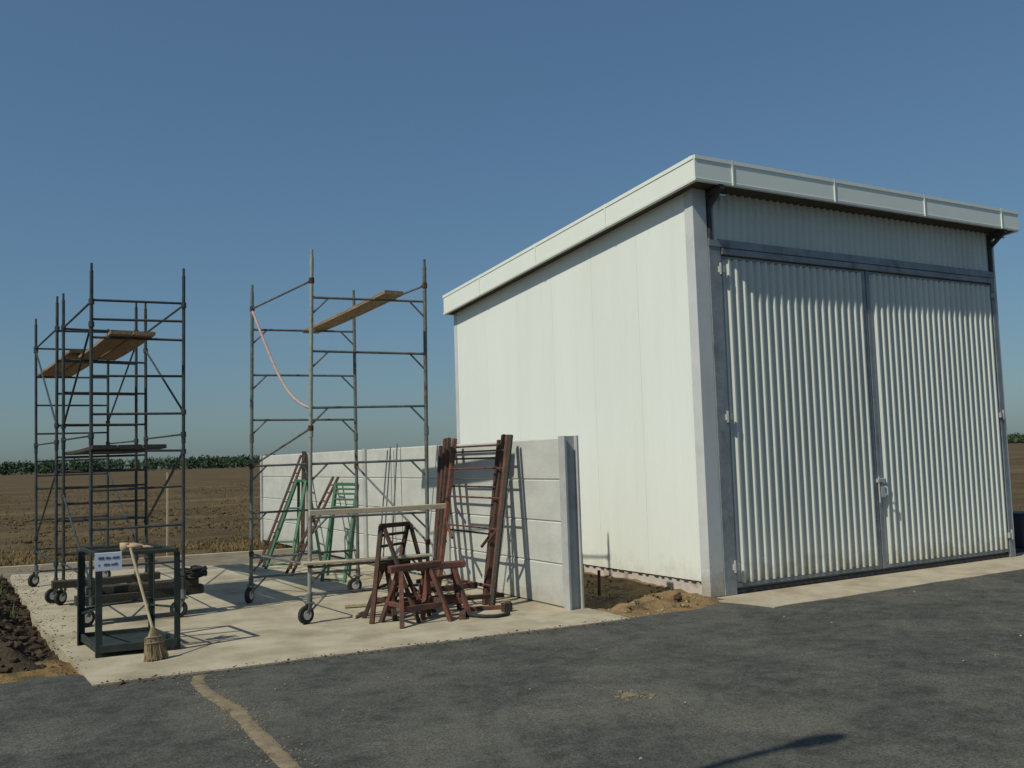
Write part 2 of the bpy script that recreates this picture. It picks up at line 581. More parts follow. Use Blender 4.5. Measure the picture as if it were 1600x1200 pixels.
def toe_z(x, y):
    e = min(1, max(0, (y - .42 - .16 * noise.noise(Vector((x * 1.3, 4, 0)))) / .14), max(0, (-6.74 - x) / .1))
    return -.04 + e * (.036 + .022 * noise.fractal(Vector((x * 5, y * 5, 2)), .8, 2.1, 3))


heightfield('loose_earth', -13.0, -6.70, .18, 1.15, .04, toe_z, 'orange_earth')


def bank_z(x, y):
    a = (x + 1.6) / 1.6
    h = -.05 + .06 * a + .04 * noise.fractal(Vector((x * 3, y * 3, 9)), .8, 2.1, 4)
    e = min(1, max(0, (y + .5) / .35))
    h = -.085 + (h + .085) * e
    if y > 0.4: h += .05 * math.sin(min(1, (y - .4)) * 1.5)
    return h


heightfield('earth_strip', -1.56, .02, -.52, 7.2, .05, bank_z, 'earth')


# ------------------------------------------------------------------ the metal shed
W, L = 6.0, 6.45


def rtop(y): return 5.21 - .0825 * (y + .3)
def rbot(y): return 4.905 - .0885 * (y + .3)


shed = thing('metal_shed', (0, 0, 0), 'white metal-clad shed with sloping flat roof and tall corrugated double doors', 'shed')


def side_panel(y0, y1, x, sgn, name, zb=.17):
    """vertical sandwich panel with shallow pressed lines; sgn is the outward x direction"""
    prof = [(y0 + .0015, -.03), (y0 + .0015, -.003), (y0 + .006, 0)]
    k = 8
    for i in range(1, k):
        yc = y0 + (y1 - y0) * i / k
        prof += [(yc - .012, 0), (yc - .006, -.0015), (yc + .006, -.0015), (yc + .012, 0)]
    prof += [(y1 - .006, 0), (y1 - .0015, -.003), (y1 - .0015, -.03)]
    vs = []
    for (yy, d) in prof:
        vs += [(x + sgn * d, yy, zb), (x + sgn * d, yy, rbot(yy) + .04)]
    n = len(prof)
    fs = [(2 * i, 2 * i + 2, 2 * i + 3, 2 * i + 1) for i in range(n - 1)]
    fs += [tuple(2 * i for i in range(n)), tuple(2 * i + 1 for i in range(n))]
    return MB().add(vs, fs).build(name, 'wall_panel', shed)


ys = [.06 + (L - .06) * i / 6.4 for i in range(7)] + [L]
ys[-2] = L - .62
ys = [.06, 1.12, 2.16, 3.2, 4.24, 5.28, L]
for a, b in zip(ys[:-1], ys[1:]):
    side_panel(a, b, 0.0, -1, 'wall_panel')
    side_panel(a, b, W, 1, 'wall_panel')
# back wall and structural core (closes the volume)
for i in range(6):
    MB().box((i * W / 6 + .004, L - .03, .17), ((i + 1) * W / 6 - .004, L, rbot(L) + .05)).build('wall_panel', 'wall_panel', shed)
MB().box((-.006, L - .10, .14), (.06, L + .012, rbot(L) + .02)).build('corner_trim', 'trim', shed)
# plinth under the side panels, with the dark drip gap above it
MB().box((.012, .1, -.15), (.10, L - .05, .150)).build('plinth', 'plinth', shed)
MB().box((W - .10, .1, -.15), (W - .012, L - .05, .150)).build('plinth', 'plinth', shed)
MB().box((.1, L - .09, -.15), (W - .1, L - .012, .150)).build('plinth', 'plinth', shed)
fl = MB()
yy = .1
while yy < L - .15:
    ln = random.uniform(.05, .11)
    fl.box((-.004, yy, .146), (.02, yy + ln, .167))
    yy += ln + random.uniform(.05, .14)
prop(fl.build('drip_strip', 'dark_steel', shed), kind='stuff')

# roof deck with soffit, and fascia pieces around it
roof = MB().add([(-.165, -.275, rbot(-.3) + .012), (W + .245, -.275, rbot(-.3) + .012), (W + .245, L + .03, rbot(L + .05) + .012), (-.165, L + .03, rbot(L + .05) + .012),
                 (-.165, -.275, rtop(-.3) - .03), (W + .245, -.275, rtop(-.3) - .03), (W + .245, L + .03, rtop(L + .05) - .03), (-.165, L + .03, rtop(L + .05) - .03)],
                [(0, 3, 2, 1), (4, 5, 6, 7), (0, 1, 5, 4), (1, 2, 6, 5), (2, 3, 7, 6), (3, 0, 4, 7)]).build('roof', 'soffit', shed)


def fascia_piece(p0, p1, out, zb0, zt0, zb1, zt1):
    """folded sheet: face, top lip and bottom lip"""
    p0, p1, out = Vector((*p0, 0)), Vector((*p1, 0)), Vector((*out, 0))
    vs = []
    for p, zb, zt in ((p0, zb0, zt0), (p1, zb1, zt1)):
        pr = [(-.06, zb + .004), (0, zb), (.004, zb + .03), (0, zb + .034), (0, zt - .05), (.010, zt - .045), (.010, zt), (-.10, zt + .004), (-.10, zt - .006), (-.02, zt - .02), (-.02, zb + .02)]
        vs += [p + out * d + Vector((0, 0, z)) for d, z in pr]
    n = 11
    fs = [(i, (i + 1) % n, n + (i + 1) % n, n + i) for i in range(n)] + [tuple(range(n))[::-1], tuple(range(n, 2 * n))]
    o = MB().add(vs, fs).build('fascia_panel', 'fascia', roof)
    return o


seam = [-.19, .41, 2.2, 4.03, 5.83, W + .27]
for a, b in zip(seam[:-1], seam[1:]):
    fascia_piece((a + .004, -.30), (b - .004, -.30), (0, -1), rbot(-.3), rtop(-.3), rbot(-.3), rtop(-.3))
for x in seam[1:-1]:
    MB().box((x - .010, -.312, rbot(-.3) - .001), (x + .010, -.29, rtop(-.3) + .003), .001).build('seam_cover', 'fascia', roof)
sy = [-.29, 1.5, 3.3, 5.1, L + .05]
for a, b in zip(sy[:-1], sy[1:]):
    fascia_piece((-.19, a + .002), (-.19, b - .002), (-1, 0), rbot(a), rtop(a), rbot(b), rtop(b))
    fascia_piece((W + .27, a + .002), (W + .27, b - .002), (1, 0), rbot(a), rtop(a), rbot(b), rtop(b))
fascia_piece((-.19, L + .055), (W + .27, L + .055), (0, 1), rbot(L + .05), rtop(L + .05), rbot(L + .05), rtop(L + .05))
for y in sy[1:-1]:
    MB().box((-.204, y - .012, rbot(y) - .001), (-.18, y + .012, rtop(y) + .004), .002).build('seam_cover', 'fascia', roof)

# corner trims
MB().add([(-.012, .12, .0), (-.012, -.035, .0), (.20, -.035, .0), (.20, 0.02, .0), (.02, 0.02, 0), (.02, .12, 0)] +
         [(-.012, .12, rbot(0) + .03), (-.012, -.035, rbot(0) + .03), (.20, -.035, rbot(0) + .03), (.20, 0.02, rbot(0) + .03), (.02, .02, rbot(0) + .03), (.02, .12, rbot(0) + .03)],
         [(i, (i + 1) % 6, 6 + (i + 1) % 6, 6 + i) for i in range(6)] + [(5, 4, 3, 2, 1, 0), (6, 7, 8, 9, 10, 11)]).build('corner_trim', 'trim', shed)
MB().box((W - .045, -.035, 0), (W + .012, .12, rbot(0) + .03), .004).build('corner_trim', 'trim', shed)


def corrugated(name, x0, x1, z0, z1, ybase, parent, m='sheet', pitch=.125, depth=.034):
    pr = []
    n = round((x1 - x0) / pitch)
    p = (x1 - x0) / n
    for i in range(n):
        a = x0 + i * p
        pr += [(a, ybase), (a + p * .46, ybase), (a + p * .64, ybase - depth), (a + p * .82, ybase - depth)]
    pr.append((x1, ybase))
    vs = [(x, y, z) for x, y in pr for z in (z0, z1)]
    fs = [(2 * i, 2 * i + 2, 2 * i + 3, 2 * i + 1) for i in range(len(pr) - 1)]
    return MB().add(vs, fs).build(name, m, parent)


corrugated('front_wall_sheet', .24, W - .05, 4.30, rbot(0) + .03, .0, shed)
MB().box((.02, .03, .02), (W - .02, .06, rbot(0) + .02)).build('lining', 'trim', shed)

fr = MB()
fr.box((.205, -.045, .0), (.40, .0, 4.30), .006)
fr.build('door_jamb', 'steel_blue', shed)
MB().box((W - .135, -.045, .0), (W - .05, .0, 4.30), .006).build('door_jamb', 'steel_blue', shed)
lt = MB().box((.205, -.055, 4.20), (W - .05, .0, 4.30), .006).build('door_lintel', 'steel_blue', shed)
MB().box((.41, -.062, 4.115), (W - .14, -.02, 4.192), .006).build('drip_rail', 'steel_blue', lt)
MB().box((.215, -.06, 4.30), (.265, .0, rbot(0)), .004).build('frame_upright', 'dark_steel', shed)
MB().box((W - .115, -.06, 4.30), (W - .07, .0, rbot(0)), .004).build('frame_upright', 'dark_steel', shed)
# bracket ends that carry the eaves at both front corners
for x in (.24, W - .07):
    bk = MB()
    bk.bar((x, -.03, rbot(0) - .20), (x, -.27, rbot(-.27) - .03), .05, .05, up=(1, 0, 0))
    bk.bar((x, -.02, rbot(0) - .05), (x, -.29, rbot(-.29) - .02), .07, .06, up=(0, 0, 1))
    bk.bar((x, -.10, rbot(0) - .045), (x + (.18 if x > 1 else .16), -.12, rbot(0) - .035), .05, .04)
    b = bk.build('eaves_bracket', 'dark_steel', shed)
    MB().box((x + .05, -.17, rbot(-.1) - .075), (x + .17, -.14, rbot(-.1) - .055), .003).build('bracket_cap', 'zinc', b)


def door(x0, x1, side):
    f = MB()
    z0, z1 = .075, 4.10
    a, b = (.03, .075) if side < 0 else (.075, .03)
    f.box((x0, -.03, z0), (x0 + a, .004, z1), .004)
    f.box((x1 - b, -.03, z0), (x1, .004, z1), .004)
    f.box((x0 + a, -.028, z0), (x1 - b, .003, z0 + .05), .004)
    f.box((x0 + a, -.028, z1 - .03), (x1 - b, .003, z1), .004)
    d = f.build('door_leaf', 'steel_blue', shed)
    corrugated('corrugated_sheet', x0 + a + .001, x1 - b - .001, z0 + .05, z1 - .03, -.002, d, depth=.046)
    hx = x0 - .045 if side < 0 else x1 + .035
    for z in (.33, 2.12, 3.93):
        h = MB()
        h.tube([(hx, -.07, z - .07), (hx, -.07, z + .07)], .016, 10)
        h.box((hx - .02, -.078, z - .045), (hx + .07, -.045, z + .03), .003) if side < 0 else h.box((hx - .07, -.078, z - .045), (hx + .02, -.045, z + .03), .003)
        h.build('hinge', 'galv_post', d)
    return d


dl = door(.405, 3.025, -1)
dr = door(3.045, 5.862, 1)
lk = MB()
lk.box((3.00, -.075, 1.22), (3.15, -.03, 1.27), .004)
lk.tube([(3.02, -.06, 1.30), (3.02, -.06, .95)], .012, 8)
lk.box((3.05, -.07, 1.02), (3.13, -.03, 1.17), .004)
lk.build('lock', 'galv_post', dr)
MB().tube([(3.12, -.075, 1.16), (3.12, -.11, 1.15), (3.12, -.11, 1.06), (3.12, -.075, 1.05)], .01, 8).build('handle', 'zinc', dr)
MB().box((.30, -.02, -.1), (W - .05, .03, .045)).build('threshold', 'dark_steel', shed)


# ------------------------------------------------------------------ concrete panel walls
def panel_wall(name, label, base, axis, posts, xoff):
    """posts are positions along the axis; panels slot between neighbouring posts"""
    t = thing(name, base, label, 'concrete wall')
    ph = .478

    def P(s, d, z):                       # s along, d outward (towards the camera side), z up
        return (xoff - d, s, z) if axis == 'y' else (s, xoff - d, z)
    def bx(mb, s0, d0, z0, s1, d1, z1, ch=0.0):
        a, b = Vector(P(s0, d0, z0)), Vector(P(s1, d1, z1))
        lo = [min(a[i], b[i]) for i in range(3)]
        hi = [max(a[i], b[i]) for i in range(3)]
        mb.box(lo, hi, ch)
    for s in posts:
        m = MB()
        bx(m, s - .065, .046, -.1, s + .065, .072, 1.935)
        bx(m, s - .065, -.118, -.1, s + .065, -.096, 1.935)
        bx(m, s - .009, -.096, -.1, s + .009, .046, 1.933)
        m.build('post', 'galv_post', t)
    for a, b in zip(posts[:-1], posts[1:]):
        for k in range(4):
            m = MB()
            j = random.uniform(-.004, .004)
            z0 = .008 + k * ph
            s0, s1, d = a + .014, b - .014, .041
            c = .012
            vs = []
            for s in (s0, s1):
                for dd, zz in ((-d, z0 + c), (-d + c, z0), (d - c, z0), (d, z0 + c), (d, z0 + ph - c - .004), (d - c, z0 + ph - .004), (-d + c, z0 + ph - .004), (-d, z0 + ph - c - .004)):
                    vs.append(P(s, dd + j, zz))
            n = 8
            m.add(vs, [(i, (i + 1) % n, n + (i + 1) % n, n + i) for i in range(n)] + [tuple(range(n))[::-1], tuple(range(n, 2 * n))])
            m.build('concrete_panel', 'concrete', t)
    return t


panel_wall('panel_wall', 'long grey concrete panel wall running back beside the white shed', (-1.742, 3.4, 0), 'y', [.36, 3.36, 6.49, 9.70, 12.95], -1.70)


# ------------------------------------------------------------------ scaffolding
def castor(parent, p, yaw, r=.098):
    p = Vector(p)
    d = Vector((math.cos(yaw), math.sin(yaw), 0))
    n = Vector((-d.y, d.x, 0))
    c = p + d * .05
    c.z = r
    fk = MB()
    for s_ in (-1, 1):
        fk.bar(p + n * .032 * s_ + Vector((0, 0, r * 2 + .02)), c + n * .032 * s_, .006, .045, up=tuple(d))
    fk.box((p.x - .045, p.y - .045, r * 2 + .015), (p.x + .045, p.y + .045, r * 2 + .03), .003)
    fk.tube([(p.x, p.y, r * 2 + .03), (p.x, p.y, r * 2 + .12)], .03, 10)
    f = fk.build('castor', 'scaffold_steel', parent)
    wh = MB()
    prof = [(-.025, .02), (-.025, r - .02), (-.02, r - .004), (-.012, r), (.012, r), (.02, r - .004), (.025, r - .02), (.025, .02)]
    k = 18
    vs = []
    for i in range(k):
        a = 2 * math.pi * i / k
        for (ax, rr) in prof:
            vs.append(c + n * ax + d * (rr * math.cos(a)) + Vector((0, 0, rr * math.sin(a))))
    m = len(prof)
    fs = [(i * m + j, ((i + 1) % k) * m + j, ((i + 1) % k) * m + (j + 1) % m, i * m + (j + 1) % m) for i in range(k) for j in range(m)]
    wh.add(vs, fs).build('wheel', 'rubber', f)
    hub = MB().tube([c - n * .031, c + n * .031], .052, 14)
    hub.tube([c - n * .042, c + n * .042], .016, 8)
    hub.build('hub', 'zinc', f)


def lerp_post(post, z):
    b, t = Vector(post[0]), Vector(post[1])
    return b.lerp(t, (z - b.z) / (t.z - b.z))


def tower(name, loc, label, posts, rungs, rad, mats, gusset=False, skip=(), rr=.0145, yaws=None):
    """posts: near-left, near-right, far-left, far-right as (base, top)"""
    t = thing(name, loc, label, 'scaffold', 'mobile scaffold towers')
    for i, p in enumerate(posts):
        b, tp = Vector(p[0]), Vector(p[1])
        o = tube('post', [(b.x, b.y, .22), tp], rad, mats[i], t, 12)
        # spigot collar halfway up and thin spigot on top
        for z in (2.05,):
            q = lerp_post(p, z)
            MB().tube([q - Vector((0, 0, .05)), q + Vector((0, 0, .05))], rad * 1.25, 12).build('collar', mats[i], o)
        tube('spigot', [tp - Vector((0, 0, .01)), tp + (tp - b).normalized() * .09], rad * .72, mats[i], o)
        castor(t, (b.x, b.y, 0), (yaws or [3.6, 2.8, 3.9, 3.3])[i])
    for fi, (a, c) in enumerate(((0, 1), (2, 3))):
        for z in rungs[fi]:
            p, q = lerp_post(posts[a], z + random.uniform(-.012, .012)), lerp_post(posts[c], z + random.uniform(-.012, .012))
            tube('rung', [p, q], rr, mats[2], t)
            if gusset:
                d = (q - p).normalized()
                for e, s_ in ((p, 1), (q, -1)):
                    tube('gusset', [e + d * .19 * s_, lerp_post(posts[a] if s_ > 0 else posts[c], e.z - .19)], .011, mats[2], t, 8)
    return t


def P2(x, y, x2=None, y2=None, h=3.97): return ((x, y, 0), (x if x2 is None else x2, y if y2 is None else y2, h))


Ct_ref = [None]
RA = [.22, .63, 1.06, 1.49, 1.92, 2.35, 2.78, 3.21, 3.43, 3.64]
RB = [.22, .63, 1.06, 1.28, 1.49, 1.70, 1.90, 2.33, 2.75, 3.18, 3.60]
RC = [.22, .55, .99, 1.45, 1.66, 1.88, 2.29, 2.73, 3.15, 3.59]
sm = ['scaffold_dark'] * 4
A1p = [P2(-6.37, 2.93, -6.375, 2.91), P2(-5.40, 2.86, -5.383, 2.85), P2(-6.475, 5.02, -6.495, 5.03), P2(-5.45, 5.12, -5.455, 5.14, 3.93)]
A1 = tower('scaffold_tower', (-5.9, 4.0, 0), 'narrow ladder-frame scaffold tower behind the dark metal table', A1p, (RA, RB), .020, sm)
A2p = [P2(-6.545, 5.27, -6.55, 5.28), P2(-5.55, 5.32, -5.55, 5.32), P2(-6.655, 7.43, -6.685, 7.44), P2(-5.665, 7.40, -5.665, 7.40, 3.85)]
A2 = tower('scaffold_tower', (-6.1, 6.3, 0), 'scaffold tower standing farthest back at the left edge of the slab', A2p, (RB, RC), .0195, sm)


def brace(t, pa, za, pb, zb, r=.013, n='diagonal_brace', m=None):
    m = m or ('scaffold_dark' if t in (A1, A2) else 'scaffold_steel')
    a, b = lerp_post(pa, za), lerp_post(pb, zb)
    o = tube(n, [a, b], r, m, t, 8)
    for e, f in ((a, b), (b, a)):
        d = (f - e).normalized()
        MB().tube([e - Vector((0, 0, .03)), e + Vector((0, 0, .03))], .031, 8).tube([e, e + d * .06], r * 1.5, 8).build('coupler', 'rust' if t is Ct_ref[0] else m, o)


for t, p in ((A1, A1p), (A2, A2p)):
    brace(t, p[0], 3.62, p[2], 3.60, n='side_rail')
    brace(t, p[1], 3.62, p[3], 3.58, n='side_rail')
for t, p in ((A1, A1p), (A2, A2p)):
    for zz in (.50, 2.10):
        brace(t, p[0], zz, p[2], zz + .02, .011, n='side_rail')
        brace(t, p[1], zz, p[3], zz + .02, .011, n='side_rail')
brace(A1, A1p[1], 2.36, A1p[3], 3.34)
brace(A1, A1p[0], 3.36, A1p[2], 2.30)
brace(A1, A1p[1], 1.90, A1p[3], 1.00, .016)
brace(A1, A1p[0], .45, A1p[2], 1.4)
brace(A2, A2p[1], 3.45, A2p[3], 2.45)
brace(A2, A2p[0], 2.32, A2p[2], 3.56)
brace(A2, A2p[0], 1.70, A2p[2], .72)
brace(A2, A2p[1], .7, A2p[3], 1.7)

Cp = [((-4.36, 1.46, 0), (-4.278, 1.46, 4.0)), ((-3.03, 1.30, 0), (-2.977, 1.30, 3.96)), ((-4.47, 3.45, 0), (-4.42, 3.45, 3.94)), ((-3.09, 3.35, 0), (-3.08, 3.35, 3.94))]
RN = [.30, .60, 1.13, 1.72, 2.33, 2.94, 3.54]
RF = [.30, .56, 1.12, 1.70, 2.28, 2.86, 3.46]
Ct = tower('scaffold_tower', (-3.7, 2.4, 0), 'open scaffold tower on castors nearest the shed, one pale front post', Cp, (RN, RF), .0225,
           ['scaffold_pale', 'scaffold_steel', 'scaffold_steel', 'scaffold_steel'], gusset=True, yaws=[3.5, 2.9, 4.0, 3.2])
Ct_ref[0] = Ct
brace(Ct, Cp[0], 3.74, Cp[2], 3.72, n='side_rail')
brace(Ct, Cp[1], 3.74, Cp[3], 3.72, n='side_rail')
brace(Ct, Cp[0], 2.10, Cp[2], 1.70)
brace(Ct, Cp[3], 1.66, Cp[1], .78)
brace(Ct, Cp[1], .4, Cp[3], .4, n='side_rail')
brace(Ct, Cp[0], .62, Cp[2], .60, n='side_rail')
# faded strap hanging in the tower
pts = []
a, b = lerp_post(Cp[2], 3.70), lerp_post(Cp[0], 2.32)
for i in range(13):
    k = i / 12
    p = a.lerp(b, k)
    p.z -= .34 * math.sin(math.pi * k) * (.5 + .5 * k)
    pts.append(p)
prop(MB().tube(pts, .017, 8).build('hanging_strap', 'rope', smooth=True), 'faded pinkish strap sagging between two scaffold tower posts', 'strap')


def plank(name, p, q, wd, th, m, label, cat='plank', group=None, up=(0, 0, 1), bow=.012, seed=0):
    """sawn board with a slight bow and twist and chamfered edges"""
    p, q = Vector(p), Vector(q)
    d = (q - p).normalized()
    x = d.cross(Vector(up)).normalized()
    y = x.cross(d).normalized()
    n, ch = 7, min(.006, th * .25)
    rings = []
    for i in range(n):
        k = i / (n - 1)
        c = p.lerp(q, k) - y * (bow * math.sin(math.pi * k)) + x * (.01 * noise.noise(Vector((k * 2, seed, 0))))
        tw = .02 * (k - .5) * (1 if seed % 2 else -1)
        xx, yy_ = x * math.cos(tw) + y * math.sin(tw), y * math.cos(tw) - x * math.sin(tw)
        hw, ht = wd / 2, th / 2
        rings += [c + xx * a + yy_ * b for a, b in ((-hw + ch, -ht), (hw - ch, -ht), (hw, -ht + ch), (hw, ht - ch), (hw - ch, ht), (-hw + ch, ht), (-hw, ht - ch), (-hw, -ht + ch))]
    fs = [(i * 8 + j, i * 8 + (j + 1) % 8, (i + 1) * 8 + (j + 1) % 8, (i + 1) * 8 + j) for i in range(n - 1) for j in range(8)]
    fs += [tuple(range(8))[::-1], tuple(range((n - 1) * 8, n * 8))]
    return prop(MB().add(rings, fs).build(name, m), label, cat, group)


g1 = 'timber boards on the scaffold towers'
plank('scaffold_board', (-6.08, 2.72, 3.255), (-6.20, 5.30, 3.225), .23, .045, 'plank', 'brown top board on the table-side scaffold tower, left of its pair', group=g1, seed=1)
plank('scaffold_board', (-5.83, 2.75, 3.255), (-5.95, 5.20, 3.225), .23, .045, 'plank', 'brown top board on the table-side scaffold tower, right of its pair', group=g1, seed=2)
plank('scaffold_board', (-6.30, 5.06, 3.30), (-6.55, 7.66, 3.195), .23, .045, 'plank', 'top board on the farthest-back scaffold tower, outer of its pair', group=g1, seed=3)
plank('scaffold_board', (-6.06, 5.10, 3.30), (-6.30, 7.60, 3.195), .22, .045, 'plank', 'top board on the farthest-back scaffold tower, inner of its pair', group=g1, seed=4)
for i, (x, lb) in enumerate(((-6.25, 'outer'), (-5.98, 'middle'), (-5.70, 'inner'))):
    plank('scaffold_board', (x, 2.75 + .06 * i, 1.968), (x - .08, 5.25, 1.948), .25, .045, 'plank_dark', 'dark board of the mid-height scaffold platform behind the table, ' + lb + ' of three', group=g1, seed=5 + i)
plank('scaffold_board', (-3.46, 1.08, 3.59), (-3.54, 3.80, 3.505), .23, .045, 'plank', 'brown board sloping across the top of the castor scaffold tower nearest the shed', group=g1, seed=9)
plank('scaffold_board', (-4.42, 1.235, 1.19), (-2.86, 1.145, 1.185), .045, .06, 'plank_pale', 'pale timber rail fixed across the front of the castor scaffold tower', group=g1, up=(0, 0, 1), seed=10, bow=.004)
plank('scaffold_board', (-4.45, 1.41, .645), (-3.0, 1.25, .64), .10, .03, 'plank_pale', 'low pale board on the bottom rungs of the castor scaffold tower', group=g1, seed=11, bow=.004)

# dark timbers piled on the base rungs of the tower behind the table
g2 = 'dark timbers piled on the tower base'
for i, (p, q, wd, th) in enumerate((((-6.52, 2.98, .285), (-5.15, 3.06, .285), .16, .10), ((-6.45, 3.20, .285), (-5.22, 3.24, .285), .18, .10),
                                    ((-6.40, 3.12, .375), (-5.20, 3.06, .375), .20, .08), ((-6.62, 4.86, .28), (-5.32, 4.92, .28), .16, .09))):
    plank('timber', p, q, wd, th, 'plank_dark', ('front dark timber lying low across the tower base behind the table', 'second dark timber lying low across the tower base behind the table',
          'dark timber on top of the low pile behind the table', 'dark timber on the base rungs at the far end of the table-side tower')[i], 'timber', g2, seed=20 + i)


coil = []
for i in range(110):
    a = i * .36
    rr_ = .15 + .02 * math.sin(i * .9)
    coil.append((-5.26 + rr_ * math.cos(a), 3.06 + rr_ * .8 * math.sin(a), .43 + .0009 * i + .012 * math.sin(i * 1.7)))
prop(MB().tube(coil, .014, 6).build('hose_coil', 'rubber', smooth=True), 'coil of dark hose on the low timber pile behind the table', 'hose')

# ------------------------------------------------------------------ metal table with notice, broom
tb = thing('metal_table', (-6.2, 1.4, 0), 'dark metal frame table on the slab, white notice on its corner', 'table')
TL = [(-6.50, .98), (-5.83, .90), (-5.93, 1.74), (-6.57, 1.82)]
HT = .955
for i, (x, y) in enumerate(TL):
    s_ = .026 if i < 3 else .034
    lg = MB()
    dx = 1 if i in (0, 3) else -1
    dy = 1 if i < 2 else -1
    lg.box((x - s_, y - .004, .0), (x + s_, y + .004, HT - .04))
    lg.box((x - dx * s_ - .004, y - (0 if dy > 0 else 2 * s_), .0), (x - dx * s_ + .004, y + (2 * s_ if dy > 0 else 0), HT - .04))
    lg.build('leg', 'dark_green', tb)
for i in range(4):
    a, b = TL[i], TL[(i + 1) % 4]
    MB().bar((*a, HT - .02), (*b, HT - .02), .032, .036).build('top_rail', 'dark_green', tb)
    MB().bar((*a, .075), (*b, .075), .03, .07).build('bottom_rail', 'dark_green', tb)
MB().bar((TL[0][0], TL[0][1] + .42, HT - .02), (TL[1][0] - .05, TL[1][1] + .42, HT - .02), .035, .035).build('cross_rail', 'dark_green', tb)
sh = MB()
sh.add([(x, y, zz) for zz in (.058, .07) for x, y in ((-6.475, 1.0), (-5.855, .925), (-5.945, 1.715), (-6.545, 1.79))], [(0, 3, 2, 1), (4, 5, 6, 7), (0, 1, 5, 4), (1, 2, 6, 5), (2, 3, 7, 6), (3, 0, 4, 7)])
sh.build('bottom_shelf', 'dark_green', tb)
MB().bar((TL[0][0], TL[0][1], .45), (TL[3][0], TL[3][1], .30), .02, .02).build('stretcher', 'dark_green', tb)
MB().bar((TL[3][0], TL[3][1], .34), (TL[2][0], TL[2][1], .40), .02, .02).build('stretcher', 'dark_green', tb)
MB().bar((TL[1][0], TL[1][1], .40), (TL[2][0], TL[2][1], .33), .02, .02).build('stretcher', 'dark_green', tb)
# notice
nx0, nx1, ny_, nz0, nz1 = -6.545, -6.315, .925, .79, .955
sg = thing('notice_board', (-6.43, ny_, .79), 'small white notice with two rows of dark blue print, hung on the table corner', 'notice')
nb = MB()
nb.box((nx0, ny_ - .006, nz0), (nx1, ny_ + .006, nz1), .003)
nb.build('board', 'notice_white', sg)
lt_ = MB()
for z0, words in ((.895, ((.030, .055), (.092, .05), (.150, .058))), (.835, ((.030, .016), (.075, .055), (.140, .055)))):
    for (ox, wl) in words:
        x = nx0 + ox
        while x < nx0 + ox + wl - .006:
            g = random.uniform(.006, .010)
            hh = random.choice((.018, .024, .022))
            lt_.box((x, ny_ - .0085, z0 - (.0 if hh < .023 else .002)), (x + g, ny_ - .0055, z0 + hh))
            x += g + .0035
lt_.build('lettering', 'notice_blue', sg)
# tan work gloves on the table edge
gl = MB()
gl.lump((-6.19, 1.05, .985), .085, 3, .35, 2)
for i in range(4):
    gl.tube([(-6.13 + .0 * i, 1.01 + .028 * i, .982), (-6.07, .995 + .034 * i, .975), (-6.03, .985 + .04 * i, .968)], .013, 8, .010)
gl.tube([(-6.20, 1.12, .982), (-6.16, 1.17, .976), (-6.12, 1.19, .97)], .014, 8, .011)
gl.tube([(-6.24, 1.05, .982), (-6.31, 1.05, .977)], .045, 10, .052)
prop(gl.build('work_glove', 'tan_cloth', smooth=True), 'tan work glove lying on the metal table beside the notice', 'glove')
# broom
br = thing('broom', (-6.12, .55, 0), 'straw broom with pale stick leaning on the front of the metal table', 'broom')
hd, tp = Vector((-6.10, .56, .26)), Vector((-6.245, .885, .985))
tube('stick', [hd - (tp - hd).normalized() * .03, tp], .0125, 'stick', br, 10)
bm_ = MB()
dn = Vector((.10, -.06, -1)).normalized()
sx = Vector((.94, .33, 0))
sy_ = sx.cross(dn).normalized()
rings = []
k = 16
prof = [(-.03, .018, .016), (.0, .032, .022), (.05, .062, .030), (.13, .088, .040), (.20, .098, .050), (.25, .104, .056)]
for (t, rx, ry) in prof:
    for j in range(k):
        a = 2 * math.pi * j / k
        w_ = 1 + (.10 * math.sin(j * 5.1 + t * 30))
        rings.append(hd + dn * (t + (.012 * math.sin(j * 3.7) if t > .2 else 0)) + sx * rx * math.cos(a) * w_ + sy_ * ry * math.sin(a) * w_)
fs = [(i * k + j, i * k + (j + 1) % k, (i + 1) * k + (j + 1) % k, (i + 1) * k + j) for i in range(len(prof) - 1) for j in range(k)] + [tuple(range(k))[::-1], tuple(range((len(prof) - 1) * k, len(prof) * k))]
bm_.add(rings, fs)
bh = bm_.build('bristle_head', 'straw', br)
st = MB()
for i in range(140):
    a = random.uniform(0, 2 * math.pi)
    c, s_ = math.cos(a), math.sin(a)
    p = hd + dn * random.uniform(.05, .18) + sx * .08 * c + sy_ * .038 * s_
    q = hd + dn * random.uniform(.24, .275) + sx * (.108 * c + random.uniform(-.012, .012)) + sy_ * (.058 * s_ + random.uniform(-.01, .01))
    q.z = max(q.z, .004)
    st.tube([p, q], .0022, 3)
st.build('loose_straw', 'straw', bh)
for zz in (.055, .105):
    c = hd + dn * zz
    f = (.064 if zz < .08 else .082, .033 if zz < .08 else .040)
    MB().tube([c + sx * f[0] * 1.1 * math.cos(a) + sy_ * f[1] * 1.12 * math.sin(a) for a in [2 * math.pi * j / 20 for j in range(21)]], .004, 6).build('binding', 'rope', bh)


